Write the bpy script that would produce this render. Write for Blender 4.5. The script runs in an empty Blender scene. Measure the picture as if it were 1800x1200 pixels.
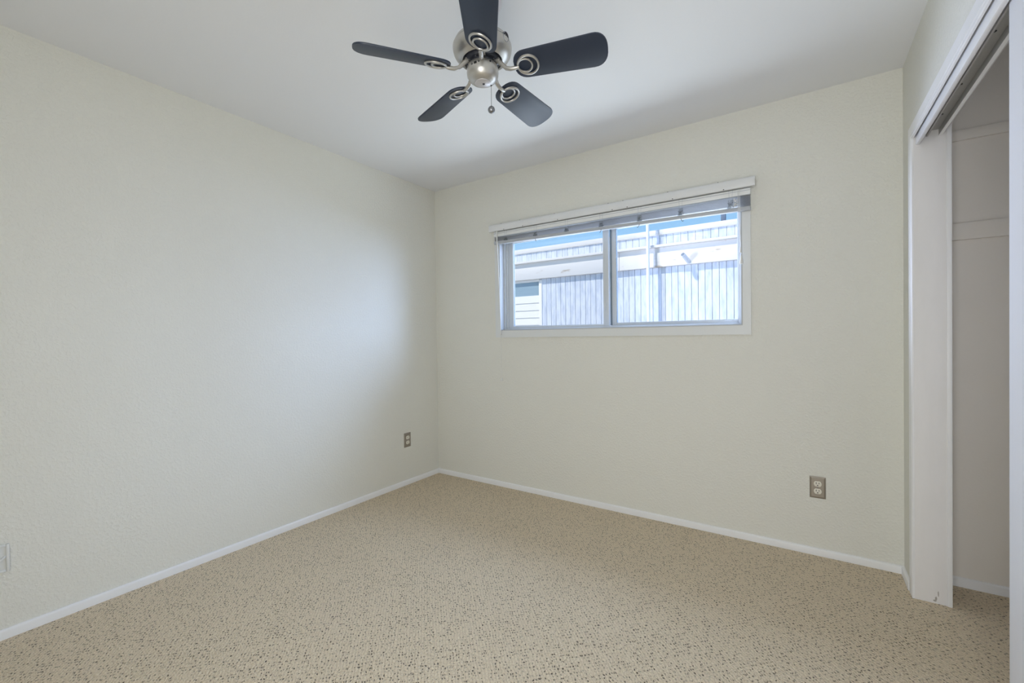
import bpy, bmesh, math, random
from mathutils import Vector, Matrix
random.seed(7)
R = math.radians
col = bpy.context.scene.collection
scene = bpy.context.scene

# ------------------------------------------------------------------ camera
W, H = 3.056, 2.44                       # room width and ceiling height (m)
CAM = Vector((2.64926, -2.80013, 1.17373))
YAW, PITCH, ROLL, FPX = 0.587219, -0.0106786, -0.0128025, 767.076
fwd = Vector((-math.sin(YAW) * math.cos(PITCH), math.cos(YAW) * math.cos(PITCH), math.sin(PITCH)))
rgt = fwd.cross(Vector((0, 0, 1))).normalized()
upv = rgt.cross(fwd)
r2 = math.cos(ROLL) * rgt + math.sin(ROLL) * upv
u2 = -math.sin(ROLL) * rgt + math.cos(ROLL) * upv
cd = bpy.data.cameras.new('camera')
cam = bpy.data.objects.new('camera', cd)
col.objects.link(cam)
cam.matrix_world = Matrix(((r2.x, u2.x, -fwd.x, CAM.x), (r2.y, u2.y, -fwd.y, CAM.y), (r2.z, u2.z, -fwd.z, CAM.z), (0, 0, 0, 1)))
cd.sensor_width = 36
cd.lens = 36 * FPX / 1800
cd.clip_start = 0.02
scene.camera = cam

# ------------------------------------------------------------------ colour management
vs = scene.view_settings
vs.view_transform = 'Standard'
vs.look = 'None'
vs.gamma = 1
vs.exposure = 0.0
vs.use_curve_mapping = False
scene.display_settings.display_device = 'sRGB'


def lin(*c):
    """8-bit sRGB to linear"""
    return tuple((v / 255 / 12.92) if v / 255 <= 0.04045 else ((v / 255 + 0.055) / 1.055) ** 2.4 for v in c)


# ------------------------------------------------------------------ sky
world = bpy.data.worlds.new('world')
scene.world = world
world.use_nodes = True
nt = world.node_tree
nt.nodes.clear()
wo = nt.nodes.new('ShaderNodeOutputWorld')
bg = nt.nodes.new('ShaderNodeBackground')
tc = nt.nodes.new('ShaderNodeTexCoord')
sx = nt.nodes.new('ShaderNodeSeparateXYZ')
rp = nt.nodes.new('ShaderNodeValToRGB')
nt.links.new(tc.outputs['Generated'], sx.inputs[0])
nt.links.new(sx.outputs['Z'], rp.inputs[0])
rp.color_ramp.elements[0].position = 0.0
rp.color_ramp.elements[0].color = (*lin(205, 228, 250), 1)
rp.color_ramp.elements[1].position = 0.7
rp.color_ramp.elements[1].color = (*lin(62, 118, 200), 1)
e = rp.color_ramp.elements.new(0.22)
e.color = (*lin(163, 213, 255), 1)
nt.links.new(rp.outputs[0], bg.inputs[0])
bg.inputs[1].default_value = 1.0
nt.links.new(bg.outputs[0], wo.inputs[0])

# ------------------------------------------------------------------ sun on the yard
AZ, EL = R(35), R(52)
sun_dir = Vector((math.sin(AZ) * math.cos(EL), math.cos(AZ) * math.cos(EL), -math.sin(EL)))
sd = bpy.data.lights.new('sun', 'SUN')
sd.energy = 3.5
sd.angle = R(0.6)
sd.color = (1.0, 0.965, 0.91)
so = bpy.data.objects.new('sun', sd)
so.rotation_euler = sun_dir.to_track_quat('-Z', 'Y').to_euler()
so.location = (-4, -6, 9)
col.objects.link(so)


# ------------------------------------------------------------------ added lamps: window daylight and doorway fill
def area(name, loc, target, sx_, sy_, power, color):
    d = bpy.data.lights.new(name, 'AREA')
    d.shape = 'RECTANGLE'
    d.size, d.size_y = sx_, sy_
    d.energy = power
    d.color = color
    o = bpy.data.objects.new(name, d)
    o.location = loc
    o.rotation_euler = (Vector(target) - Vector(loc)).to_track_quat('-Z', 'Y').to_euler()
    col.objects.link(o)
    return o


FRONT = -3.55
# added fill lamp, set in the unseen doorway behind the photographer
area('hall_fill', (2.55, FRONT - 0.01, 1.05), (2.55, 0, 1.05), 0.8, 2.0, 30.5, (0.96, 0.975, 0.975))
# lamps added out of view outside the far window to boost its daylight
area('daylight_fill_yard', (1.5, 1.3, 0.30), (1.5, -1.2, 2.44), 3.2, 1.4, 98, (0.80, 0.91, 1.0))
area('daylight_fill_east', (3.9, 1.9, 2.2), (0.4, -1.6, 0.9), 1.5, 1.8, 185, (0.47, 0.63, 1.0))
area('daylight_fill_west', (-1.6, 1.1, 1.7), (2.9, -1.8, 1.2), 1.6, 1.8, 560, (0.60, 0.70, 1.0))
area('daylight_fill_sky', (1.5, 2.0, 3.4), (1.5, -1.8, 0.0), 3.0, 1.6, 170, (0.50, 0.68, 1.0))


# ------------------------------------------------------------------ materials
def new_mat(name):
    m = bpy.data.materials.new(name)
    m.use_nodes = True
    return m, m.node_tree, m.node_tree.nodes['Principled BSDF']


def mat(name, c, rough=0.5, metal=0.0, spec=0.5, coat=0.0):
    m, t, b = new_mat(name)
    b.inputs['Base Color'].default_value = (*c, 1)
    b.inputs['Roughness'].default_value = rough
    b.inputs['Metallic'].default_value = metal
    b.inputs['Specular IOR Level'].default_value = spec
    b.inputs['Coat Weight'].default_value = coat
    b.inputs['Coat Roughness'].default_value = 0.28
    return m


def node(t, kind, **kw):
    n = t.nodes.new(kind)
    for k, v in kw.items():
        if k in n.inputs:
            n.inputs[k].default_value = v
        else:
            setattr(n, k, v)
    return n


def ramp(t, src, stops):
    n = t.nodes.new('ShaderNodeValToRGB')
    el = n.color_ramp.elements
    while len(el) < len(stops):
        el.new(0.5)
    for x, (p_, c) in zip(el, stops):
        x.position = p_
        x.color = (*c, 1) if len(c) == 3 else c
    t.links.new(src, n.inputs[0])
    return n.outputs[0]


def coords(t, scale=(1, 1, 1), rot=(0, 0, 0)):
    c = t.nodes.new('ShaderNodeTexCoord')
    mp = t.nodes.new('ShaderNodeMapping')
    mp.inputs['Scale'].default_value = scale
    mp.inputs['Rotation'].default_value = rot
    t.links.new(c.outputs['Object'], mp.inputs[0])
    return mp.outputs[0]


def wall_mat(name, c, strength=0.35, rough=0.75):
    """painted plaster with a knock-down texture"""
    m, t, b = new_mat(name)
    co = coords(t)
    n1 = node(t, 'ShaderNodeTexNoise', Scale=84.0, Detail=2.5, Roughness=0.5, Distortion=0.25)
    n2 = node(t, 'ShaderNodeTexNoise', Scale=150.0, Detail=2.0)
    t.links.new(co, n1.inputs['Vector'])
    t.links.new(co, n2.inputs['Vector'])
    r1 = ramp(t, n1.outputs[0], [(0.47, (0, 0, 0)), (0.62, (1, 1, 1))])
    ad = node(t, 'ShaderNodeMath', operation='MULTIPLY_ADD')
    t.links.new(n2.outputs[0], ad.inputs[0])
    ad.inputs[1].default_value = 0.35
    t.links.new(r1, ad.inputs[2])
    bp = node(t, 'ShaderNodeBump', Strength=strength, Distance=0.003)
    t.links.new(ad.outputs[0], bp.inputs['Height'])
    t.links.new(bp.outputs[0], b.inputs['Normal'])
    b.inputs['Base Color'].default_value = (*c, 1)
    b.inputs['Roughness'].default_value = rough
    b.inputs['Specular IOR Level'].default_value = 0.3
    return m


def carpet_mat():
    """berber loops in diagonal rows, with irregular dark pits between some of them"""
    m, t, b = new_mat('berber_carpet')
    co = coords(t, (1, 1, 1), (0, 0, R(45)))
    w1 = node(t, 'ShaderNodeTexNoise', Scale=70.0, Detail=2.0)
    t.links.new(co, w1.inputs['Vector'])
    wv = node(t, 'ShaderNodeVectorMath', operation='MULTIPLY_ADD')
    t.links.new(w1.outputs['Color'], wv.inputs[0])
    wv.inputs[1].default_value = (0.014, 0.011, 0)
    t.links.new(co, wv.inputs[2])
    # loops
    v = node(t, 'ShaderNodeTexVoronoi', Scale=150.0, Randomness=0.85, feature='F1', voronoi_dimensions='2D')
    t.links.new(wv.outputs[0], v.inputs['Vector'])
    # pits
    st = node(t, 'ShaderNodeVectorMath', operation='MULTIPLY')
    t.links.new(wv.outputs[0], st.inputs[0])
    st.inputs[1].default_value = (0.58, 1.0, 1.0)
    pit = node(t, 'ShaderNodeTexVoronoi', Scale=118.0, Randomness=0.85, feature='F1', voronoi_dimensions='2D')
    t.links.new(st.outputs[0], pit.inputs['Vector'])
    sep = t.nodes.new('ShaderNodeSeparateColor')
    t.links.new(pit.outputs['Color'], sep.inputs[0])
    sel = ramp(t, sep.outputs[0], [(0.38, (0, 0, 0)), (0.90, (1, 1, 1))])
    core = ramp(t, pit.outputs['Distance'], [(0.08, (1, 1, 1)), (0.34, (0, 0, 0))])
    dk = node(t, 'ShaderNodeMath', operation='MULTIPLY')
    t.links.new(sel, dk.inputs[0])
    t.links.new(core, dk.inputs[1])
    # yarn colour: fibre flecks, times shading painted between the loops
    fl = node(t, 'ShaderNodeTexNoise', Scale=330.0, Detail=3.0, Roughness=0.7)
    t.links.new(co, fl.inputs['Vector'])
    base = ramp(t, fl.outputs[0], [(0.32, CARPET_A), (0.68, CARPET_B)])
    seam_shade = ramp(t, v.outputs['Distance'], [(0.30, (1, 1, 1)), (0.80, (0.88, 0.86, 0.84))])
    m0 = node(t, 'ShaderNodeMix', data_type='RGBA', blend_type='MULTIPLY')
    m0.inputs['Factor'].default_value = 1.0
    t.links.new(base, m0.inputs['A'])
    # shade of the grooves between loop rows, painted into the colour
    sy = t.nodes.new('ShaderNodeSeparateXYZ')
    t.links.new(wv.outputs[0], sy.inputs[0])
    ph = node(t, 'ShaderNodeMath', operation='MULTIPLY')
    t.links.new(sy.outputs['Y'], ph.inputs[0])
    ph.inputs[1].default_value = 2 * math.pi / 0.0115
    sn = node(t, 'ShaderNodeMath', operation='SINE')
    t.links.new(ph.outputs[0], sn.inputs[0])
    s01 = node(t, 'ShaderNodeMath', operation='MULTIPLY_ADD')
    t.links.new(sn.outputs[0], s01.inputs[0])
    s01.inputs[1].default_value = 0.5
    s01.inputs[2].default_value = 0.5
    row_shade = ramp(t, s01.outputs[0], [(0.0, (0.88, 0.86, 0.84)), (0.45, (1, 1, 1))])
    m1 = node(t, 'ShaderNodeMix', data_type='RGBA', blend_type='MULTIPLY')
    m1.inputs['Factor'].default_value = 1.0
    t.links.new(seam_shade, m1.inputs['A'])
    t.links.new(row_shade, m1.inputs['B'])
    t.links.new(m1.outputs['Result'], m0.inputs['B'])
    mx = node(t, 'ShaderNodeMix', data_type='RGBA')
    t.links.new(dk.outputs[0], mx.inputs['Factor'])
    t.links.new(m0.outputs['Result'], mx.inputs['A'])
    mx.inputs['B'].default_value = (*CARPET_PIT, 1)
    t.links.new(mx.outputs['Result'], b.inputs['Base Color'])
    # height: domes of the loops minus the pits
    h = node(t, 'ShaderNodeMath', operation='MULTIPLY_ADD')
    t.links.new(v.outputs['Distance'], h.inputs[0])
    h.inputs[1].default_value = -1.0
    h.inputs[2].default_value = 1.0
    h2 = node(t, 'ShaderNodeMath', operation='MULTIPLY_ADD')
    t.links.new(dk.outputs[0], h2.inputs[0])
    h2.inputs[1].default_value = -1.0
    t.links.new(h.outputs[0], h2.inputs[2])
    bp = node(t, 'ShaderNodeBump', Strength=0.8, Distance=0.006)
    t.links.new(h2.outputs[0], bp.inputs['Height'])
    t.links.new(bp.outputs[0], b.inputs['Normal'])
    b.inputs['Roughness'].default_value = 0.95
    b.inputs['Specular IOR Level'].default_value = 0.1
    return m


def weathered_mat(name, c0, c1, scale=9.0, stretch=(1, 1, 0.25), lo=0.42, hi=0.68):
    m, t, b = new_mat(name)
    co = coords(t, stretch)
    n = node(t, 'ShaderNodeTexNoise', Scale=scale, Detail=6.0, Roughness=0.65)
    t.links.new(co, n.inputs['Vector'])
    t.links.new(ramp(t, n.outputs[0], [(lo, c0), (hi, c1)]), b.inputs['Base Color'])
    b.inputs['Roughness'].default_value = 0.8
    b.inputs['Specular IOR Level'].default_value = 0.2
    return m


def glass_mat(name, tint=(1, 1, 1), refl=0.05):
    m = bpy.data.materials.new(name)
    m.use_nodes = True
    t = m.node_tree
    t.nodes.clear()
    o = t.nodes.new('ShaderNodeOutputMaterial')
    tr = t.nodes.new('ShaderNodeBsdfTransparent')
    tr.inputs[0].default_value = (*tint, 1)
    gl = t.nodes.new('ShaderNodeBsdfGlossy')
    gl.inputs['Roughness'].default_value = 0.02
    mx = t.nodes.new('ShaderNodeMixShader')
    mx.inputs[0].default_value = refl
    t.links.new(tr.outputs[0], mx.inputs[1])
    t.links.new(gl.outputs[0], mx.inputs[2])
    t.links.new(mx.outputs[0], o.inputs[0])
    return m


CARPET_A = lin(224, 204, 174)
CARPET_B = lin(255, 242, 216)
CARPET_PIT = lin(46, 37, 28)

M_wall = wall_mat('cream_wall_paint', lin(232, 231, 222), 0.40)
M_ceil = wall_mat('white_ceiling_paint', lin(238, 239, 241), 0.03)
M_closet = wall_mat('closet_wall_paint', lin(240, 234, 225), 0.06)
M_carpet = carpet_mat()
M_trim = mat('white_trim_paint', lin(243, 243, 243), 0.35)
M_jamb = weathered_mat('white_jamb_paint', lin(242, 240, 239), lin(234, 232, 230), 3.0)
M_door = mat('white_door_paint', lin(246, 246, 248), 0.4)
M_track = mat('painted_track_metal', lin(176, 175, 172), 0.4, 0.0)
M_dark = mat('dark_hole', (0.01, 0.01, 0.01), 0.7)
M_vinyl = mat('white_vinyl', lin(212, 217, 221), 0.35)
M_trimwin = mat('window_trim_paint', lin(228, 230, 229), 0.4)
M_reveal = mat('darkened_reveal_paint', lin(192, 195, 196), 0.5)  # trim paint darkened: shade put into the colour against the added lamps
M_seal = mat('grey_glazing_seal', lin(120, 135, 146), 0.4)
M_glass = glass_mat('window_glass', (0.98, 0.99, 1.0), 0.04)
M_valance = mat('white_valance_wood', lin(232, 233, 233), 0.35)
M_slat = mat('pale_grey_slat', lin(214, 217, 221), 0.3)
M_slatw = mat('white_headrail_metal', lin(240, 241, 240), 0.25)
M_rail = mat('grey_bottom_rail', lin(188, 192, 198), 0.35)
M_cord = mat('white_cord', lin(226, 226, 222), 0.6)
M_clip = glass_mat('clear_plastic', (0.78, 0.80, 0.82), 0.12)
M_nail = mat('dark_nail_mark', lin(92, 88, 82), 0.6)
M_nickel = mat('brushed_nickel', lin(198, 196, 192), 0.36, 0.85)
M_canopy = mat('pale_canopy_metal', lin(214, 211, 214), 0.32, 0.55)
M_blade = mat('black_blade_veneer', lin(19, 36, 60), 0.44, 0.0, 0.85)
M_bladeedge = mat('black_blade_edge', lin(18, 20, 24), 0.5)
M_fly = mat('dark_flywheel_plastic', lin(42, 45, 54), 0.45)
M_steel = mat('steel_pendant', lin(150, 152, 156), 0.25, 0.9)
M_plate = mat('brushed_steel_plate', lin(158, 150, 138), 0.38, 0.55)
M_recept = mat('ivory_receptacle', lin(233, 228, 214), 0.35)
M_wallplate = mat('painted_wall_plate', lin(228, 229, 226), 0.4)
M_board = weathered_mat('whitewashed_boards', lin(226, 229, 234), lin(196, 203, 214), 14.0)
M_fascia = weathered_mat('white_fascia_paint', lin(236, 230, 222), lin(196, 180, 160), 5.0, (0.5, 1, 1.6), 0.62, 0.72)
M_cap = mat('cream_cap_paint', lin(236, 230, 222), 0.7)
M_siding = mat('cream_siding_paint', lin(243, 238, 230), 0.7)
M_extpane = mat('dull_blue_pane', lin(150, 172, 182), 0.3)
M_pole = mat('white_pole_paint', lin(244, 244, 244), 0.5)
M_post = mat('grey_post', lin(130, 145, 165), 0.7)
M_pipe = mat('pale_pvc_pipe', lin(226, 228, 230), 0.5)
M_absorber = mat('dark_bounce_absorber', lin(60, 52, 46), 0.9)
M_ground = weathered_mat('pale_gravel', lin(120, 114, 104), lin(96, 90, 82), 30.0, (1, 1, 1))


# ------------------------------------------------------------------ mesh helpers
class MB:
    """collects shapes into one mesh"""

    def __init__(self):
        self.bm = bmesh.new()

    def box(self, x0, x1, y0, y1, z0, z1):
        v = [self.bm.verts.new((x, y, z)) for x in (x0, x1) for y in (y0, y1) for z in (z0, z1)]
        for f in ((0, 1, 3, 2), (4, 6, 7, 5), (0, 4, 5, 1), (2, 3, 7, 6), (0, 2, 6, 4), (1, 5, 7, 3)):
            self.bm.faces.new([v[i] for i in f])
        return self

    def prism(self, pts, vec, tf=None):
        """closed 3-D polygon swept by a vector"""
        vec = Vector(vec)
        a = [Vector(q) for q in pts]
        b = [q + vec for q in a]
        if tf:
            a = [tf @ q for q in a]
            b = [tf @ q for q in b]
        va = [self.bm.verts.new(q) for q in a]
        vb = [self.bm.verts.new(q) for q in b]
        n = len(va)
        self.bm.faces.new(va[::-1])
        self.bm.faces.new(vb)
        for i in range(n):
            self.bm.faces.new((va[i], va[(i + 1) % n], vb[(i + 1) % n], vb[i]))
        return self

    def lathe(self, prof, seg=48, tf=None, close=True):
        """profile of (radius, z) turned about z"""
        rings = []
        for r_, z in prof:
            if r_ < 1e-6:
                q = Vector((0, 0, z))
                rings.append([self.bm.verts.new(tf @ q if tf else q)])
            else:
                ring = []
                for i in range(seg):
                    a = 2 * math.pi * i / seg
                    q = Vector((r_ * math.cos(a), r_ * math.sin(a), z))
                    ring.append(self.bm.verts.new(tf @ q if tf else q))
                rings.append(ring)
        for A, B in zip(rings, rings[1:]):
            for i in range(seg):
                j = (i + 1) % seg
                if len(A) == 1 and len(B) == 1:
                    continue
                if len(A) == 1:
                    self.bm.faces.new((A[0], B[i], B[j]))
                elif len(B) == 1:
                    self.bm.faces.new((A[i], B[0], A[j]))
                else:
                    self.bm.faces.new((A[i], B[i], B[j], A[j]))
        if close:
            for ring in (rings[0], rings[-1]):
                if len(ring) > 1:
                    self.bm.faces.new(ring)
        return self

    def tube(self, pts, rad, seg=10, closed=False, tf=None):
        pts = [Vector(q) for q in pts]
        n = len(pts)
        rad = rad if isinstance(rad, (list, tuple)) else [rad] * n
        rings = []
        prev = None
        for i, q in enumerate(pts):
            if closed:
                d = (pts[(i + 1) % n] - pts[i - 1]).normalized()
            else:
                d = (pts[min(i + 1, n - 1)] - pts[max(i - 1, 0)]).normalized()
            if prev is None:
                a = Vector((0, 0, 1)) if abs(d.z) < 0.9 else Vector((1, 0, 0))
                a = (a - d * a.dot(d)).normalized()
            else:
                a = (prev - d * prev.dot(d)).normalized()
            prev = a
            b = d.cross(a)
            ring = []
            for k in range(seg):
                t = 2 * math.pi * k / seg
                w = q + (a * math.cos(t) + b * math.sin(t)) * rad[i]
                ring.append(self.bm.verts.new(tf @ w if tf else w))
            rings.append(ring)
        m = n if closed else n - 1
        for i in range(m):
            A, B = rings[i], rings[(i + 1) % n]
            for k in range(seg):
                j = (k + 1) % seg
                self.bm.faces.new((A[k], B[k], B[j], A[j]))
        if not closed:
            self.bm.faces.new(rings[0][::-1])
            self.bm.faces.new(rings[-1])
        return self

    def build(self, name, m, parent=None, bevel=0.0, smooth=False, segs=2):
        bmesh.ops.recalc_face_normals(self.bm, faces=self.bm.faces)
        me = bpy.data.meshes.new(name)
        if bevel:
            ed = [e_ for e_ in self.bm.edges if len(e_.link_faces) == 2 and e_.calc_face_angle(0) > 0.5]
            bmesh.ops.bevel(self.bm, geom=ed, offset=bevel, segments=segs, profile=0.5, affect='EDGES', clamp_overlap=True)
        self.bm.to_mesh(me)
        self.bm.free()
        me.materials.append(m)
        if smooth or bevel:
            for f in me.polygons:
                f.use_smooth = True
            try:
                me.set_sharp_from_angle(angle=R(38))
            except Exception:
                pass
        o = bpy.data.objects.new(name, me)
        col.objects.link(o)
        if parent is not None:
            o.parent = parent
        return o


def tag(o, label=None, cat=None, group=None, kind=None):
    if label:
        o['label'] = label
    if cat:
        o['category'] = cat
    if group:
        o['group'] = group
    if kind:
        o['kind'] = kind
    return o


def empty(name, loc=(0, 0, 0), rot=(0, 0, 0)):
    o = bpy.data.objects.new(name, None)
    o.empty_display_size = 0.1
    o.location = loc
    o.rotation_euler = rot
    col.objects.link(o)
    return o


def structure(o, label, cat):
    return tag(o, label, cat, kind='structure')


# ------------------------------------------------------------------ room shell
WT = 0.14                                  # outer wall thickness
CX0, CX1 = 3.168, 3.83                     # closet interior
OY0, OY1, OZ, HZ = -2.55, -0.238, 2.015, 2.036   # closet opening: ends, casing edge and head height
WX0, WX1, WZ0, WZ1 = 0.682, 2.368, 1.222, 1.972   # window opening

structure(MB().box(-WT, CX1 + 0.1, FRONT - WT, WT, -0.12, 0.0).build('floor', M_carpet),
          'beige looped berber carpet with dark flecks covering the bedroom floor', 'floor')
structure(MB().box(-WT, CX1 + 0.1, FRONT - WT, WT, H, H + 0.12).build('ceiling', M_ceil),
          'smooth white ceiling above the fan', 'ceiling')
structure(MB().box(-WT, 0, FRONT - WT, WT, 0, H).build('wall_left', M_wall),
          'long textured pale wall on the left with an outlet near the corner', 'wall')
wb = MB()
wb.box(0, WX0, 0, WT, 0, H).box(WX1, W, 0, WT, 0, H)
wb.box(WX0, WX1, 0, WT, 0, WZ0).box(WX0, WX1, 0, WT, WZ1, H)
structure(wb.build('wall_back', M_wall), 'cream textured wall with the window', 'wall')
wr = MB()
wr.box(W, CX0 - 0.012, OY1 + 0.012, 0, 0, H)
wr.box(W, CX0 - 0.012, OY0, OY1 + 0.012, HZ + 0.012, H)
wr.box(W, CX0 - 0.012, FRONT, OY0, 0, H)
structure(wr.build('wall_right', M_wall), 'cream wall strip and header around the closet opening', 'wall')
we = MB()  # unseen dark sheet added outside, soaking up lamp light bounced onto the outbuilding
we.box(-WT, WX0 - 0.04, WT, WT + 0.02, -0.12, H + 0.12).box(WX1 + 0.04, CX1 + 0.1, WT, WT + 0.02, -0.12, H + 0.12)
we.box(WX0 - 0.04, WX1 + 0.04, WT, WT + 0.02, -0.12, WZ0 - 0.04).box(WX0 - 0.04, WX1 + 0.04, WT, WT + 0.02, WZ1 + 0.04, H + 0.12)
structure(we.build('wall_outside_absorber', M_absorber), 'unseen dark sheet added outside the wall to absorb lamp light', 'wall')
# wall behind the photographer with the open doorway to the hall
DX0, DX1, DZ = 2.13, 2.97, 2.06
wf = MB()
wf.box(0, DX0, FRONT - WT, FRONT, 0, H).box(DX1, W, FRONT - WT, FRONT, 0, H)
wf.box(DX0, DX1, FRONT - WT, FRONT, DZ, H)
structure(wf.build('wall_front', M_wall), 'cream wall behind the camera with the doorway to the hall', 'wall')
HY = FRONT - WT - 1.2
structure(MB().box(-WT, CX1 + 0.1, HY, FRONT - WT, -0.12, 0.0).build('floor_hall', M_carpet), 'hall floor behind the camera', 'floor')
structure(MB().box(-WT, CX1 + 0.1, HY, FRONT - WT, H, H + 0.12).build('ceiling_hall', M_ceil), 'hall ceiling behind the camera', 'ceiling')
structure(MB().box(-WT, CX1 + 0.1, HY - 0.12, HY, -0.12, H + 0.12).build('wall_hall', M_wall), 'hall wall behind the camera', 'wall')
structure(MB().box(0.9, 1.0, HY, FRONT - WT, 0, H).build('wall_hall_left', M_wall), 'left end of the hall behind the camera', 'wall')
structure(MB().box(CX1, CX1 + 0.1, HY, FRONT - WT, 0, H).build('wall_hall_right', M_wall), 'right end of the hall behind the camera', 'wall')
# closet
structure(MB().box(CX0 - 0.012, CX1, 0, WT, 0, H).build('wall_closet_end', M_closet),
          'off-white end wall inside the closet', 'wall')
structure(MB().box(CX1, CX1 + 0.1, FRONT - WT, WT, 0, H).build('wall_closet_back', M_closet),
          'off-white back wall inside the closet', 'wall')
structure(MB().box(CX0 - 0.012, CX1, FRONT - WT, FRONT + 0.9, 0, H).build('wall_closet_near', M_closet),
          'off-white near end wall inside the closet', 'wall')


# baseboards: rounded top profile swept along a wall
def baseboard(name, p0, p1, inward, label, h=0.038, t=0.012):
    p0, p1, n = Vector(p0), Vector(p1), Vector(inward)
    prof = [(0, 0), (t, 0), (t, h - 0.008), (t * 0.85, h - 0.003), (t * 0.5, h), (0, h)]
    pts = [p0 + n * a + Vector((0, 0, z)) for a, z in prof]
    structure(MB().prism(pts, p1 - p0).build(name, M_trim, smooth=True), label, 'baseboard')


baseboard('baseboard_left', (0, FRONT, 0), (0, 0, 0), (1, 0, 0), 'thin white baseboard along the left wall')
baseboard('baseboard_back', (0.012, 0, 0), (W, 0, 0), (0, -1, 0), 'thin white baseboard under the window wall')
baseboard('baseboard_right', (W, -0.012, 0), (W, -0.172, 0), (-1, 0, 0), 'short white baseboard stub beside the closet casing')
baseboard('baseboard_closet', (CX0, 0, 0), (CX1, 0, 0), (0, -1, 0), 'white baseboard inside the closet', 0.042, 0.012)

# closet casing (moulded frame round the opening)
CW = 0.0625


def casing_profile(a):       # a: 0 at the inner edge .. CW at the outer edge -> protrusion
    return [(0.0, 0.0), (0.0, 0.006), (0.003, 0.0085), (0.010, 0.0085), (0.012, 0.0055), (0.016, 0.0055), (0.018, 0.0085),
            (CW - 0.005, 0.0090), (CW, 0.006), (CW, 0.0)]


cas = empty('trim_1', (W, OY1, 0))
structure(cas, 'white moulded casing around the closet opening', 'trim')
prof = casing_profile(0)
# vertical leg with mitre at the top; local origin (W, OY1, 0)
mb = MB()
lo, hi = [], []
for a, d in prof:
    lo.append(mb.bm.verts.new((-d, a, 0)))
    hi.append(mb.bm.verts.new((-d, a, OZ + a)))
for i in range(len(prof)):
    j = (i + 1) % len(prof)
    mb.bm.faces.new((lo[i], lo[j], hi[j], hi[i]))
mb.bm.faces.new(lo)
mb.bm.faces.new(hi[::-1])
mb.build('side_casing', M_trim, cas)
mb = MB()
lo, hi = [], []
for a, d in prof:
    lo.append(mb.bm.verts.new((-d, a, OZ + a)))
    hi.append(mb.bm.verts.new((-d, OY0 - OY1 - a, OZ + a)))
for i in range(len(prof)):
    j = (i + 1) % len(prof)
    mb.bm.faces.new((lo[i], lo[j], hi[j], hi[i]))
mb.bm.faces.new(lo)
mb.bm.faces.new(hi[::-1])
mb.build('head_casing', M_trim, cas)
mb = MB()
lo, hi = [], []
for a, d in prof:
    lo.append(mb.bm.verts.new((-d, OY0 - OY1 - a, 0)))
    hi.append(mb.bm.verts.new((-d, OY0 - OY1 - a, OZ + a)))
for i in range(len(prof)):
    j = (i + 1) % len(prof)
    mb.bm.faces.new((lo[i], lo[j], hi[j], hi[i]))
mb.bm.faces.new(lo)
mb.bm.faces.new(hi[::-1])
mb.build('side_casing', M_trim, cas)

# jamb boards lining the opening
jam = empty('trim_2', (W, OY1, 0))
structure(jam, 'flat white jamb lining the closet opening, scuffed near the carpet', 'trim')
MB().box(0, 0.112, 0, 0.012, 0, HZ).build('side_jamb', M_jamb, jam, 0.001)
MB().box(0, 0.112, OY0 - OY1, 0.012, HZ, HZ + 0.012).build('head_jamb', M_jamb, jam, 0.001)
MB().box(0, 0.112, OY0 - OY1 - 0.012, OY0 - OY1, 0, HZ).build('side_jamb', M_jamb, jam, 0.001)
MB().box(0.103, 0.119, -0.006, 0.03, 0, HZ + 0.01).build('stop_strip', M_trim, jam, 0.002)
sc = MB()
for cx_, cz_, w_, h_ in ((0.068, 0.022, 0.004, 0.010), (0.075, 0.045, 0.002, 0.014), (0.064, 0.012, 0.006, 0.005)):
    pts = []
    for k in range(9):
        a = 2 * math.pi * k / 9
        q = 0.75 + 0.35 * random.random()
        pts.append((cx_ + w_ * q * math.cos(a), -0.0004, cz_ + h_ * q * math.sin(a)))
    sc.prism(pts, (0, 0.0008, 0))
sc.build('scuff_mark', mat('grey_scuff', lin(176, 170, 164), 0.8), jam)

# fascia board hiding the track
fa = MB().box(0.006, 0.020, OY0 - OY1 + 0.001, -0.001, -0.054, 0.0)
fo = fa.build('trim_3', M_trim, None, 0.002)
fo.location = (W, OY1, HZ)
structure(fo, 'white fascia board hanging in front of the sliding door track', 'trim')
# track with two channels
tr = empty('trim_4', (W, OY1, HZ))
structure(tr, 'grey two channel sliding door track under the closet header', 'trim')
tm = MB()
L0, L1 = OY0 - OY1 + 0.001, -0.001
tm.box(0.034, 0.108, L0, L1, -0.004, 0.0)
for x0, x1, zb in ((0.0385, 0.0455, -0.026), (0.079, 0.0892, -0.030)):
    tm.box(x0, x1, L0, L1, zb, -0.004)
tm.build('rail', M_track, tr, 0.0015)
MB().box(0.0785, 0.0897, L0, L1, -0.0315, -0.0300).build('rail_lining', M_trim, tr)
hl = MB()
for yy in (-0.17, -0.42, -0.74, -1.1):
    hl.lathe([(0, -0.0055), (0.006, -0.0055), (0.006, -0.004), (0, -0.004)], 12, Matrix.Translation((0.055, yy, 0)))
hl.build('screw_hole', M_dark, tr)
# sliding closet door, pushed toward the camera
dr = empty('door_1', (W + 0.014, -1.2, 0.012))
structure(dr, 'flat white sliding closet door at the right edge of the photo', 'door')
MB().box(0.0105, 0.0220, -1.0, 0.0, 0, 2.0).build('panel', M_door, dr, 0.0015)

# shelf cleats in the closet
c1 = MB().box(CX0 + 0.002, CX1 - 0.001, -0.018, -0.0005, 2.038, 2.083).build('trim_5', M_closet, None, 0.002)
structure(c1, 'upper shelf cleat on the closet end wall', 'trim')
c2 = MB().box(CX0 + 0.002, CX1 - 0.001, -0.018, -0.0005, 1.588, 1.664).build('trim_6', M_closet, None, 0.002)
structure(c2, 'lower wider shelf cleat on the closet end wall', 'trim')


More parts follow.
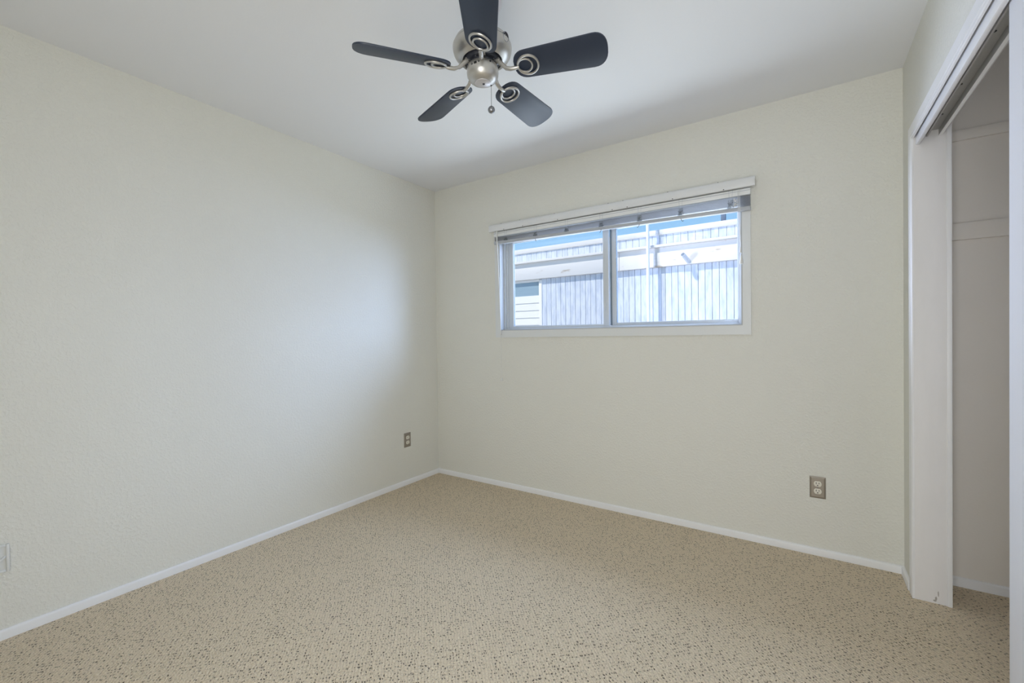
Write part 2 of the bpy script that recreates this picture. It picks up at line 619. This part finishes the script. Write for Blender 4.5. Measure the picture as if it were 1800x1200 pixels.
# ------------------------------------------------------------------ window in the back wall
def ring(mb, x0, x1, z0, z1, wl, wr_, wb_, wt, y0, y1):
    """rectangular frame: outer x0..x1, z0..z1 with side widths"""
    mb.box(x0, x0 + wl, y0, y1, z0, z1)
    mb.box(x1 - wr_, x1, y0, y1, z0, z1)
    mb.box(x0 + wl, x1 - wr_, y0, y1, z0, z0 + wb_)
    mb.box(x0 + wl, x1 - wr_, y0, y1, z1 - wt, z1)


win = empty('window_1', (0, 0, 0))
structure(win, 'white framed two pane sliding window under the raised blind', 'window')
mb = MB()
ring(mb, 0.640, 2.410, 1.170, 2.020, 0.043, 0.043, 0.053, 0.05, -0.010, -0.0005)
mb.build('casing', M_trimwin, win)
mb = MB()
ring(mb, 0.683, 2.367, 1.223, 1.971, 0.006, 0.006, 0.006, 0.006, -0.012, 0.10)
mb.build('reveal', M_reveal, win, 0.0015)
mb = MB()
ring(mb, 0.689, 2.361, 1.229, 1.965, 0.028, 0.022, 0.012, 0.03, 0.058, 0.13)
ring(mb, 0.689, 2.361, 1.229, 1.965, 0.012, 0.010, 0.006, 0.03, 0.040, 0.060)
mb.build('frame', M_vinyl, win, 0.002)
ls = MB()
ring(ls, 0.717, 1.545, 1.239, 1.936, 0.045, 0.041, 0.016, 0.03, 0.066, 0.090)
ls = ls.build('sash', M_vinyl, win, 0.002)
tag(ls, 'left sliding sash with wider stiles')
MB().box(0.762, 1.504, 0.076, 0.080, 1.255, 1.906).build('pane', M_glass, ls)
mb = MB()
ring(mb, 0.760, 1.506, 1.253, 1.908, 0.004, 0.004, 0.003, 0.003, 0.0745, 0.0815)
mb.build('glazing_seal', M_seal, ls)
rs = MB()
ring(rs, 1.551, 2.341, 1.241, 1.936, 0.036, 0.010, 0.022, 0.03, 0.098, 0.122)
rs = rs.build('sash', M_vinyl, win, 0.002)
tag(rs, 'right fixed sash set deeper in the frame')
MB().box(1.587, 2.331, 0.108, 0.112, 1.263, 1.906).build('pane', M_glass, rs)
mb = MB()
mb.box(1.546, 1.556, 0.090, 0.1225, 1.245, 1.93)
mb.box(1.583, 1.589, 0.1, 0.1205, 1.263, 1.906)
mb.build('glazing_seal', M_seal, rs)
MB().box(1.512, 1.526, 0.060, 0.067, 1.345, 1.40).build('latch', M_vinyl, ls, 0.002)

# ------------------------------------------------------------------ blind
bl = empty('window_blind', (1.53, 0, 1.98))
tag(bl, 'raised grey mini blind under a white valance across the top of the window', 'blind')
OX, OZB = 1.53, 1.98


def bloc(mb):
    bmesh.ops.translate(mb.bm, verts=mb.bm.verts, vec=(-OX, 0, -OZB))
    return mb


prof = [(-0.001, 2.046), (-0.040, 2.046), (-0.052, 2.040), (-0.056, 2.032), (-0.056, 2.000), (-0.053, 1.991),
        (-0.044, 1.989), (-0.044, 2.034), (-0.001, 2.034)]
bloc(MB().prism([(0.618, y, z) for y, z in prof], (1.818, 0, 0))).build('valance', M_valance, bl, smooth=True)
for x in (0.76, 0.93, 1.22, 1.62, 1.72, 2.0, 2.28):
    for px_, py_, pz_, rx_ in ((x, -0.056, 1.994, 90), (x - 0.03, -0.048, 2.0425, 60)):
        bloc(MB().lathe([(0, -0.0006), (0.0035, -0.0006), (0.003, 0.0004), (0, 0.0004)], 8,
                        Matrix.Translation((px_, py_, pz_)) @ Matrix.Rotation(R(rx_), 4, 'X'))).build('nail_mark', M_nail, bl)
BX0, BX1 = 0.655, 2.413
bloc(MB().box(BX0, BX1, -0.041, -0.014, 1.949, 1.985)).build('headrail', M_slatw, bl, 0.002)
mb = MB()
mb.box(BX0, BX1, -0.0425, -0.041, 1.972, 1.9745).box(BX0, BX1, -0.0425, -0.041, 1.947, 1.950)
bloc(mb).build('headrail_lip', M_rail, bl)
# thin curved slats stacked below; the stack hangs a little higher at its left end
def lift(x, depth):
    return depth * 0.030 * (BX1 - x) / (BX1 - BX0)


mb = MB()
nsl = 11
for k in range(nsl):
    z = 1.9435 - k * 0.0050
    up = 0.026 * k / nsl
    a = [(BX0 + 0.001, -0.041, z - 0.0016), (BX0 + 0.001, -0.034, z + 0.0002), (BX0 + 0.001, -0.0275, z + 0.0008),
         (BX0 + 0.001, -0.021, z + 0.0002), (BX0 + 0.001, -0.014, z - 0.0016)]
    b = [(x, y, zz + 0.0007) for x, y, zz in a[::-1]]
    mb.prism([(x, y, zz + up) for x, y, zz in a + b], (BX1 - BX0 - 0.002, 0, -up))
bloc(mb).build('slats', M_slat, bl, smooth=True)
y0_, y1_, zt_, zb_ = -0.0415, -0.0135, 1.880, 1.8625
mb = MB()
ra = [(BX0, y0_, zb_ + 0.030), (BX0, y1_, zb_ + 0.030), (BX0, y1_, 1.916), (BX0, y0_, 1.916)]
rb = [(BX1, y0_, zb_), (BX1, y1_, zb_), (BX1, y1_, 1.884), (BX1, y0_, 1.884)]
va = [mb.bm.verts.new(q) for q in ra]
vb = [mb.bm.verts.new(q) for q in rb]
mb.bm.faces.new(va)
mb.bm.faces.new(vb[::-1])
for i in range(4):
    mb.bm.faces.new((va[i], va[(i + 1) % 4], vb[(i + 1) % 4], vb[i]))
bloc(mb).build('bottom_rail', M_rail, bl, 0.003)
# ladder clips, ladder strings and cord ends
lad = [0.768, 1.03, 1.283, 1.539, 1.795, 2.044, 2.314]
for x in lad:
    dl = lift(x, 1.0)
    mb = MB()
    mb.box(x - 0.013, x + 0.013, -0.0445, -0.0418, 1.884 + dl, 1.932)
    mb.box(x - 0.018, x + 0.018, -0.047, -0.0420, 1.884 + dl, 1.893 + dl)
    mb.lathe([(0, -0.003), (0.007, -0.003), (0.007, 0.002), (0, 0.002)], 12,
             Matrix.Translation((x, -0.0465, 1.902 + dl)) @ Matrix.Rotation(R(90), 4, 'X'))
    mb.tube([(x - 0.016, -0.046, 1.915), (x - 0.004, -0.048, 1.909 + dl * 0.5), (x + 0.014, -0.046, 1.917)], 0.0022, 6)
    bloc(mb).build('ladder_clip', M_clip, bl, 0.001)
    mb = MB()
    for dx in (-0.010, 0.010):
        mb.tube([(x + dx, -0.0425, 1.988), (x + dx * 0.8, -0.0432, 1.955), (x + dx, -0.0432, 1.90 + dl), (x + dx * 0.6, -0.0432, 1.866 + dl)], 0.0007, 5)
    bloc(mb).build('ladder_string', M_rail, bl)
for x, d in ((1.03, 0.012), (1.539, -0.010), (1.795, -0.016), (2.044, 0.018)):
    z0 = 1.866 + lift(x, 1.0)
    mb = MB()
    mb.tube([(x, -0.044, z0), (x + d * 0.2, -0.046, z0 - 0.010), (x + d * 0.6, -0.047, z0 - 0.020), (x + d, -0.046, z0 - 0.024 + abs(d) * 0.4)], 0.0016, 6)
    bloc(mb).build('cord_end', M_nail, bl)
# pull cord on the left with cleat and tassel
mb = MB()
mb.tube([(0.690, -0.046, 1.99), (0.692, -0.047, 1.885), (0.695, -0.030, 1.5), (0.696, -0.020, 1.195)], 0.0032, 8)
mb.tube([(0.685, -0.046, 1.99), (0.688, -0.047, 1.885), (0.692, -0.030, 1.5), (0.694, -0.020, 1.195)], 0.0032, 8)
cordL = bloc(mb).build('pull_cord', M_cord, bl, smooth=True)
mb = MB()
mb.tube([(0.696, -0.020, 1.19), (0.697, -0.018, 1.0), (0.698, -0.018, 0.855)], 0.0011, 6)
bloc(mb).build('pull_cord_tail', M_cord, cordL)
mb = MB()
mb.lathe([(0, 0.012), (0.004, 0.011), (0.006, 0.004), (0.008, -0.004), (0.0075, -0.010), (0, -0.011)], 14, Matrix.Translation((0.701, -0.018, 0.842)))
mb.lathe([(0, 0.009), (0.004, 0.008), (0.006, 0.001), (0.0065, -0.007), (0, -0.008)], 14, Matrix.Translation((0.690, -0.016, 0.838)))
bloc(mb).build('tassel', M_cord, cordL, smooth=True)
mb = MB()
mb.lathe([(0, -0.005), (0.006, -0.004), (0.008, 0.0), (0.006, 0.006), (0, 0.008)], 14, Matrix.Translation((0.696, -0.020, 1.192)))
bloc(mb).build('cord_stop', M_cord, cordL, smooth=True)
# tilt cords on the right
mb = MB()
mb.tube([(2.352, -0.047, 1.985), (2.353, -0.049, 1.87), (2.364, -0.045, 1.66)], 0.0013, 6)
mb.tube([(2.360, -0.047, 1.985), (2.361, -0.049, 1.87), (2.367, -0.047, 1.62)], 0.0013, 6)
cordR = bloc(mb).build('tilt_cord', M_cord, bl)
mb = MB()
mb.lathe([(0, 0.026), (0.004, 0.024), (0.005, 0.012), (0.008, -0.004), (0.0095, -0.018), (0.008, -0.026), (0, -0.027)], 16, Matrix.Translation((2.367, -0.047, 1.592)))
mb.lathe([(0, 0.016), (0.003, 0.014), (0.004, 0.004), (0.006, -0.010), (0.005, -0.016), (0, -0.016)], 14, Matrix.Translation((2.363, -0.044, 1.645)))
bloc(mb).build('tassel', M_cord, cordR, smooth=True)
mb = MB()
for k in range(9):
    a = R(360 / 9 * k)
    c_ = Vector((2.339 + 0.005 * math.cos(a * 2), -0.048 - 0.004 * math.sin(a), 1.912 + 0.012 * math.sin(a)))
    mb.tube([c_, c_ + Vector((0.012 * math.cos(a), -0.003, 0.010 * math.sin(a)))], 0.003, 6)
bloc(mb).build('cord_lock', M_cord, bl)


# ------------------------------------------------------------------ outlets
def outlet(loc, rz, label):
    root = empty('electrical_outlet', loc, (0, 0, rz))       # local -y faces the room
    tag(root, label, 'outlet', 'steel duplex outlets')
    w, h, b, d = 0.035, 0.057, 0.008, 0.006
    mb = MB()
    v0 = [mb.bm.verts.new(q) for q in ((-w, -0.0005, -h), (w, -0.0005, -h), (w, -0.0005, h), (-w, -0.0005, h))]
    v1 = [mb.bm.verts.new(q) for q in ((-w, -0.0022, -h), (w, -0.0022, -h), (w, -0.0022, h), (-w, -0.0022, h))]
    w2, h2 = w - b, h - b
    v2 = [mb.bm.verts.new(q) for q in ((-w2, -d, -h2), (w2, -d, -h2), (w2, -d, h2), (-w2, -d, h2))]
    mb.bm.faces.new(v0)
    mb.bm.faces.new(v2)
    for A, B in ((v0, v1), (v1, v2)):
        for i in range(4):
            j = (i + 1) % 4
            mb.bm.faces.new((A[i], A[j], B[j], B[i]))
    mb.build('cover_plate', M_plate, root)
    for s in (1, -1):
        zc = s * 0.0195
        pts = []
        for k in range(40):
            a = 2 * math.pi * k / 40
            pts.append((0.0172 * math.cos(a), -d + 0.001, zc + max(-0.0140, min(0.0140, 0.0172 * math.sin(a)))))
        rc = MB().prism(pts, (0, -0.003, 0)).build('receptacle', M_recept, root, 0.0006)
        sl = MB()
        y0, y1 = -d - 0.0024, -d - 0.001
        sl.box(-0.0075, -0.0048, y0, y1, zc - 0.0005, zc + 0.0085)
        sl.box(0.0048, 0.0072, y0, y1, zc + 0.0005, zc + 0.0080)
        sl.lathe([(0, -0.0007), (0.0027, -0.0007), (0.0027, 0.0007), (0, 0.0007)], 14,
                 Matrix.Translation((0, -d - 0.0017, zc - 0.0075)) @ Matrix.Rotation(R(90), 4, 'X'))
        sl.build('slots', M_dark, rc)
    MB().lathe([(0, -0.001), (0.003, -0.001), (0.0025, 0.0008), (0, 0.0012)], 16,
               Matrix.Translation((0, -d - 0.0003, 0)) @ Matrix.Rotation(R(90), 4, 'X')).build('screw', M_steel, root, smooth=True)
    return root


outlet((2.7125, 0, 0.359), 0, 'steel outlet plate with two ivory receptacles on the window wall')
outlet((0, -0.358, 0.357), R(90), 'steel outlet plate on the left wall close to the corner')

# painted plate with a raised rim at the far left edge of the frame
wp = empty('wall_plate', (0, -2.532, 0.320), (0, 0, R(90)))    # local -y faces the room, local x = world +y... 
tag(wp, 'white painted wall plate with raised rim low on the left wall at the photo edge', 'wall plate')
hw, hh, rim = 0.058, 0.055, 0.0095
MB().box(-hw + 0.004, hw - 0.004, -0.0045, -0.0005, -hh + 0.004, hh - 0.004).build('plate', M_wallplate, wp, 0.001)
mb = MB()
ring(mb, -hw, hw, -hh, hh, rim, rim, rim, rim, -0.010, -0.0005)
mb.build('rim', M_wallplate, wp, 0.0025)
mb = MB()
mb.tube([(0.010, -0.006, -0.012), (0.022, -0.012, -0.010), (0.034, -0.014, -0.002), (0.044, -0.010, 0.006), (0.0475, -0.006, 0.009)], [0.003, 0.0045, 0.0045, 0.004, 0.002], 8)
mb.build('lever', M_wallplate, wp, smooth=True)

# ------------------------------------------------------------------ ceiling fan
FC = Vector((1.6656, -1.4954, 0))
ZB = 2.155
fan = empty('ceiling_fan', (FC.x, FC.y, H))
tag(fan, 'brushed nickel ceiling fan with five black blades and a pull chain', 'ceiling fan')
dz = -H                                   # local z = world z - H
TF = Matrix.Translation((0, 0, dz))
Rv = Vector((math.cos(YAW), math.sin(YAW), 0))          # toward the right of the photo
Tc = Vector((math.sin(YAW), -math.cos(YAW), 0))         # toward the photographer
MB().lathe([(0, 2.4395), (0.076, 2.4395), (0.078, 2.430), (0.074, 2.405), (0.062, 2.382), (0.044, 2.368), (0.024, 2.363), (0, 2.363)], 48, TF).build('canopy', M_canopy, fan, smooth=True)
MB().lathe([(0, 2.364), (0.013, 2.364), (0.013, 2.28), (0, 2.28)], 24, TF).build('downrod', M_nickel, fan, smooth=True)
mo = MB().lathe([(0, 2.300), (0.024, 2.300), (0.028, 2.286), (0.062, 2.282), (0.088, 2.276), (0.100, 2.266), (0.1062, 2.2530), (0.1068, 2.2505), (0.1020, 2.2498), (0.1020, 2.2478), (0.1090, 2.2470),
            (0.1096, 2.2440), (0.1088, 2.2340), (0.1055, 2.2220), (0.099, 2.2115), (0.090, 2.2035), (0.080, 2.1975), (0.074, 2.196), (0.072, 2.1985), (0.070, 2.204), (0.069, 2.222), (0, 2.222)], 64, TF).build('motor_housing', M_nickel, fan, smooth=True)
# emblem on the housing
ep = Rv * 0.0860 + Tc * 0.0620
en = (ep.normalized() + Vector((0, 0, -0.12))).normalized()
ET = Matrix.Translation((ep.x, ep.y, 2.2440 + dz)) @ en.to_track_quat('Z', 'Y').to_matrix().to_4x4()
em = MB().lathe([(0, -0.004), (0.0165, -0.004), (0.0165, 0.0015), (0.014, 0.0025), (0.0125, 0.001), (0, 0.001)], 32, ET).build('emblem', M_fly, mo, smooth=True)
mb = MB()
mb.lathe([(0.0140, 0.001), (0.0165, 0.001), (0.0165, 0.0032), (0.0140, 0.0032)], 32, ET, close=False)
for ax, ay, rr in ((-0.004, 0.005, 0.0036), (0.005, 0.004, 0.003), (0.001, -0.006, 0.004), (-0.006, -0.003, 0.0026), (0.007, -0.003, 0.0024)):
    mb.lathe([(rr, 0.0008), (rr * 0.8, 0.0025), (0, 0.003)], 12, ET @ Matrix.Translation((ax, ay, 0)))
mb.build('emblem_relief', M_steel, em, smooth=True)
# flywheel inside the opening
MB().lathe([(0, 2.221), (0.066, 2.221), (0.0665, 2.196), (0.062, 2.188), (0.050, 2.186), (0.046, 2.180), (0, 2.180)], 48, TF).build('flywheel', M_fly, fan, smooth=True)
for k in range(10):
    a = R(17.1 + 36 * k + 12)
    MB().lathe([(0, -0.003), (0.0030, -0.003), (0.0030, 0.001), (0, 0.001)], 10,
               TF @ Matrix.Translation((0.0560 * math.cos(a), 0.0560 * math.sin(a), 2.186))).build('flywheel_screw', M_steel, fan)
MB().lathe([(0.038, 2.183), (0.043, 2.183), (0.0435, 2.176), (0.040, 2.174)], 40, TF, close=False).build('collar', M_nickel, fan, smooth=True)
# switch housing
sh = MB().lathe([(0, 2.178), (0.0530, 2.178), (0.0550, 2.1745), (0.0582, 2.163), (0.0590, 2.152), (0.0570, 2.140), (0.0510, 2.129), (0.0420, 2.1215), (0.0320, 2.1178), (0.0305, 2.1172),
            (0, 2.1172)], 64, TF).build('switch_housing', M_nickel, fan, smooth=True)
MB().lathe([(0, 2.1176), (0.0295, 2.1176), (0.0290, 2.1150), (0.0270, 2.1140), (0, 2.1136)], 40, TF).build('bottom_cap', M_canopy, sh, smooth=True)
MB().lathe([(0, 2.1140), (0.0048, 2.1140), (0.0042, 2.1118), (0, 2.1112)], 16, TF @ Matrix.Translation((0.003 * Rv.x, 0.003 * Rv.y, 0))).build('cap_screw', M_fly, sh, smooth=True)


def on_bowl(xr, z, r_):
    t_ = math.sqrt(max(r_ * r_ - xr * xr, 0))
    q = Rv * xr + Tc * t_
    n = (q.normalized() + Vector((0, 0, (z - 2.153) * 9))).normalized()
    return Matrix.Translation((q.x, q.y, z + dz)) @ n.to_track_quat('Z', 'Y').to_matrix().to_4x4()


mb = MB()
T_ = on_bowl(-0.0235, 2.1610, 0.0588)
mb.prism([(-0.0055, -0.0040, -0.0015), (0.0055, -0.0040, -0.0015), (0.0055, 0.0040, -0.0015), (-0.0055, 0.0040, -0.0015)], (0, 0, 0.0020), T_)
mb.build('reverse_switch', M_dark, sh)
for xr, z in ((-0.0352, 2.1600), (-0.0108, 2.1632), (0.031, 2.1680)):
    mb = MB()
    mb.lathe([(0.0024, -0.001), (0.0036, -0.001), (0.0036, 0.0007), (0.0024, 0.0007)], 14, on_bowl(xr, z, 0.0582), close=False)
    mb.lathe([(0, -0.001), (0.0014, -0.001), (0.0014, 0.0006), (0, 0.0006)], 10, on_bowl(xr, z, 0.0582))
    mb.build('housing_screw', M_fly, sh)
# pull chain
pc = Rv * 0.0300 - Tc * 0.020
mb = MB()
cz = 2.1230
pts = [(pc.x, pc.y, cz + 0.004 + dz), (pc.x, pc.y, cz - 0.085 + dz)]
mb.tube(pts, 0.0008, 6)
n_b = 30
for k in range(n_b):
    z = cz - 0.004 - 0.08 * k / n_b
    mb.lathe([(0, 0.0013), (0.0013, 0), (0, -0.0013)], 6, TF @ Matrix.Translation((pc.x, pc.y, z)))
ch = mb.build('pull_chain', M_steel, fan)
MB().lathe([(0, 0.004), (0.004, 0.003), (0.0045, -0.004), (0.002, -0.007), (0, -0.007)], 14, TF @ Matrix.Translation((pc.x, pc.y, cz + 0.001))).build('chain_fitting', M_fly, ch, smooth=True)
MB().lathe([(0, 0.0130), (0.005, 0.0122), (0.0100, 0.0085), (0.0130, 0.002), (0.0132, -0.003), (0.0110, -0.009), (0.006, -0.0122), (0, -0.0130)], 28, TF @ Matrix.Translation((pc.x, pc.y, cz - 0.094))).build('pendant', M_steel, ch, smooth=True)

# one blade and its iron, local x = outward, pitch about x, CCW edge lower
PHI, TH = R(17.1), R(18.0)
S0, S1, WR, WTIP = 0.122, 0.456, 0.110, 0.128


def blade_outline():
    pts = []
    # root end: well rounded
    ar = 0.046
    for k in range(13):
        a = R(90 + 180 * k / 12)
        pts.append((S0 + ar + ar * math.cos(a), (WR / 2) * math.copysign(abs(math.sin(a)) ** 0.75, math.sin(a))))
    # tip end: rounded
    at = 0.050
    for k in range(17):
        a = R(-90 + 180 * k / 16)
        pts.append((S1 - at + at * math.copysign(abs(math.cos(a)) ** 0.85, math.cos(a)), (WTIP / 2) * math.copysign(abs(math.sin(a)) ** 0.80, math.sin(a))))
    return pts


mb = MB()
mb.prism([(s, l, 0.0) for s, l in blade_outline()], (0, 0, 0.006))
bmesh.ops.rotate(mb.bm, verts=mb.bm.verts, cent=(0, 0, 0), matrix=Matrix.Rotation(-TH, 3, 'X'))
blade0 = mb.build('blade', M_blade, fan, 0.0012)
PT = Matrix.Rotation(-TH, 4, 'X')
mb = MB()


def circ(cx_, r_, z, n=36, sq=1.0):
    return [(cx_ + r_ * math.cos(2 * math.pi * k / n), sq * r_ * math.sin(2 * math.pi * k / n), z) for k in range(n)]


mb.tube(circ(0.174, 0.0375, -0.0035), 0.0042, 8, True, PT)
mb.tube(circ(0.163, 0.0262, -0.0035), 0.0036, 8, True, PT)
# arm from the flywheel down to the ring
z1 = 0.0
arm = [(0.054, 0, 0.034), (0.064, 0, 0.030), (0.078, 0, 0.014), (0.092, 0, 0.000), (0.108, 0, -0.0055), (0.126, 0, -0.0055), (0.140, 0, -0.0040)]
mb.tube(arm, [0.0085, 0.0085, 0.0080, 0.0076, 0.0074, 0.0072, 0.0050], 12)
mb.box(0.048, 0.068, -0.012, 0.012, 0.030, 0.037)
iron0 = mb.build('blade_iron', M_nickel, fan, smooth=True)
for k in range(5):
    for src in (blade0, iron0):
        o = src if k == 0 else src.copy()
        if k:
            col.objects.link(o)
            o.parent = fan
        o.location = (0, 0, ZB + dz)
        o.rotation_euler = (0, 0, PHI + k * R(72))

# ------------------------------------------------------------------ outside: the neighbouring outbuilding
YE = 3.8
SC = (YE - CAM.y) / (2.4 - CAM.y)


def ex(x):                     # sightline scale about the station point, used only to size the building
    return CAM.x + (x - CAM.x) * SC


def ez(z):
    return CAM.z + (z - CAM.z) * SC


ground = MB().box(-9, 9, WT, 14, -0.4, -0.15).build('ground', M_ground)
structure(ground, 'pale ground of the side yard outside the window', 'ground')
nb = empty('neighbouring_building', (0, YE, -0.15))
tag(nb, 'whitewashed wooden outbuilding with plank parapet seen through the window', 'building')
X0, X1 = -6.0, 5.5
zo = 0.15


def Z(z):
    return ez(z) + zo


def nbox(x0, x1, yf, yb, z0, z1):
    return (x0, x1, yf, yb, z0, z1)


z_fb, z_ft = Z(1.958), Z(2.19)           # fascia
z_led0, z_led1 = Z(2.180), Z(2.209)
z_cap0, z_cap1 = Z(2.332), Z(2.393)
PX = ex(-0.306)                          # where vertical boards start
mb = MB()
mb.box(X0, X1, 0.012, 2.0, 0.0, z_cap0)
mb.build('wall_core', M_board, nb)
mb = MB()
bw = 0.0905
x = PX
while x < X1:
    mb.box(x, min(x + bw - 0.007, X1), -0.004 + random.uniform(-0.0015, 0.0015), 0.016, 0.0, z_fb + 0.03)
    x += bw
mb.build('wall_boards', M_board, nb)
mb = MB()
x = X0
while x < X1:
    mb.box(x, min(x + 0.0955, X1), -0.010 + random.uniform(-0.001, 0.001), 0.016, z_ft - 0.02, z_cap0 + 0.02)
    x += 0.100
mb.build('parapet_boards', M_board, nb)
MB().box(X0, X1, -0.030, 0.10, z_cap0, z_cap1).build('parapet_cap', M_cap, nb, 0.004)
MB().box(X0, X1, -0.115, 0.02, z_led0, z_led1).build('ledge', M_fascia, nb, 0.004)
mb = MB()
mb.box(X0, ex(0.80), -0.067, 0.014, z_fb, z_ft)
mb.box(ex(0.80) + 0.004, X1, -0.066, 0.014, z_fb, z_ft)
mb.build('fascia_board', M_fascia, nb, 0.003)
# left end: small window above lap siding
wx1 = ex(-0.351)
wz0, wz1 = Z(1.738), Z(1.925)
MB().box(X0, wx1, 0.004, 0.013, wz0, wz1).build('window_pane', M_extpane, nb)
MB().box(wx1, PX, -0.018, 0.016, 0.0, z_fb - 0.012).build('corner_trim', M_siding, nb, 0.003)
MB().box(X0, wx1, -0.012, 0.016, wz1, z_fb).build('window_head', M_siding, nb, 0.003)
mb = MB()
zt = wz0
for k in range(14):
    zb_ = zt - 0.128
    if zb_ < 0:
        break
    y0_, y1_ = -0.003, -0.014
    mb.prism([(X0, y0_, zt), (X0, 0.014, zt), (X0, 0.014, zb_), (X0, y1_, zb_)], (wx1 - X0, 0, 0))
    zt = zb_
mb.build('lap_siding', M_siding, nb)
# overflow pipe sticking out under the ledge
pe = Vector((1.565, 0, 0))
mb = MB()
p0 = Vector((ex(1.600), -0.055, Z(1.985)))
p1 = Vector((ex(1.560), -0.20, Z(2.055)))
mb.tube([p0, p0.lerp(p1, 0.5), p1], 0.031, 20)
pp = mb.build('overflow_pipe', M_pipe, nb, smooth=True)
d_ = (p1 - p0).normalized()
mb = MB()
mb.tube([p1 - d_ * 0.002, p1 + d_ * 0.001], 0.027, 20)
mb.build('pipe_mouth', mat('grey_pipe_mouth', lin(120, 130, 140), 0.8), pp)

# white pole standing in front of the building
YP = YE - 0.175
k_ = (YP - CAM.y) / (2.4 - CAM.y)
pxc = CAM.x + (1.134 - CAM.x) * k_
mb = MB().lathe([(0, 0), (0.045, 0), (0.045, 0.02), (0.0235, 0.03), (0.0235, 3.6), (0, 3.6)], 24)
pole = mb.build('pole', M_pole, None, smooth=True)
pole.location = (pxc, YP, -0.15)
tag(pole, 'slim white pole standing outside in front of the plank wall', 'pole')
# grey post rising behind the parapet
kk = (YE + 0.6 - CAM.y) / (2.4 - CAM.y)
post = MB().box(-0.032, 0.032, -0.032, 0.032, 0, 1.2).build('roof_post', M_post, None, 0.003)
post.location = (CAM.x + (1.947 - CAM.x) * kk, YE + 0.6, Z(2.332) - zo)
tag(post, 'grey post rising from the roof behind the parapet', 'post')
MB_roof = MB().box(X0, X1, 0.02, 2.0, z_cap0, z_cap0 + 0.004).build('roof_deck', M_ground, nb)
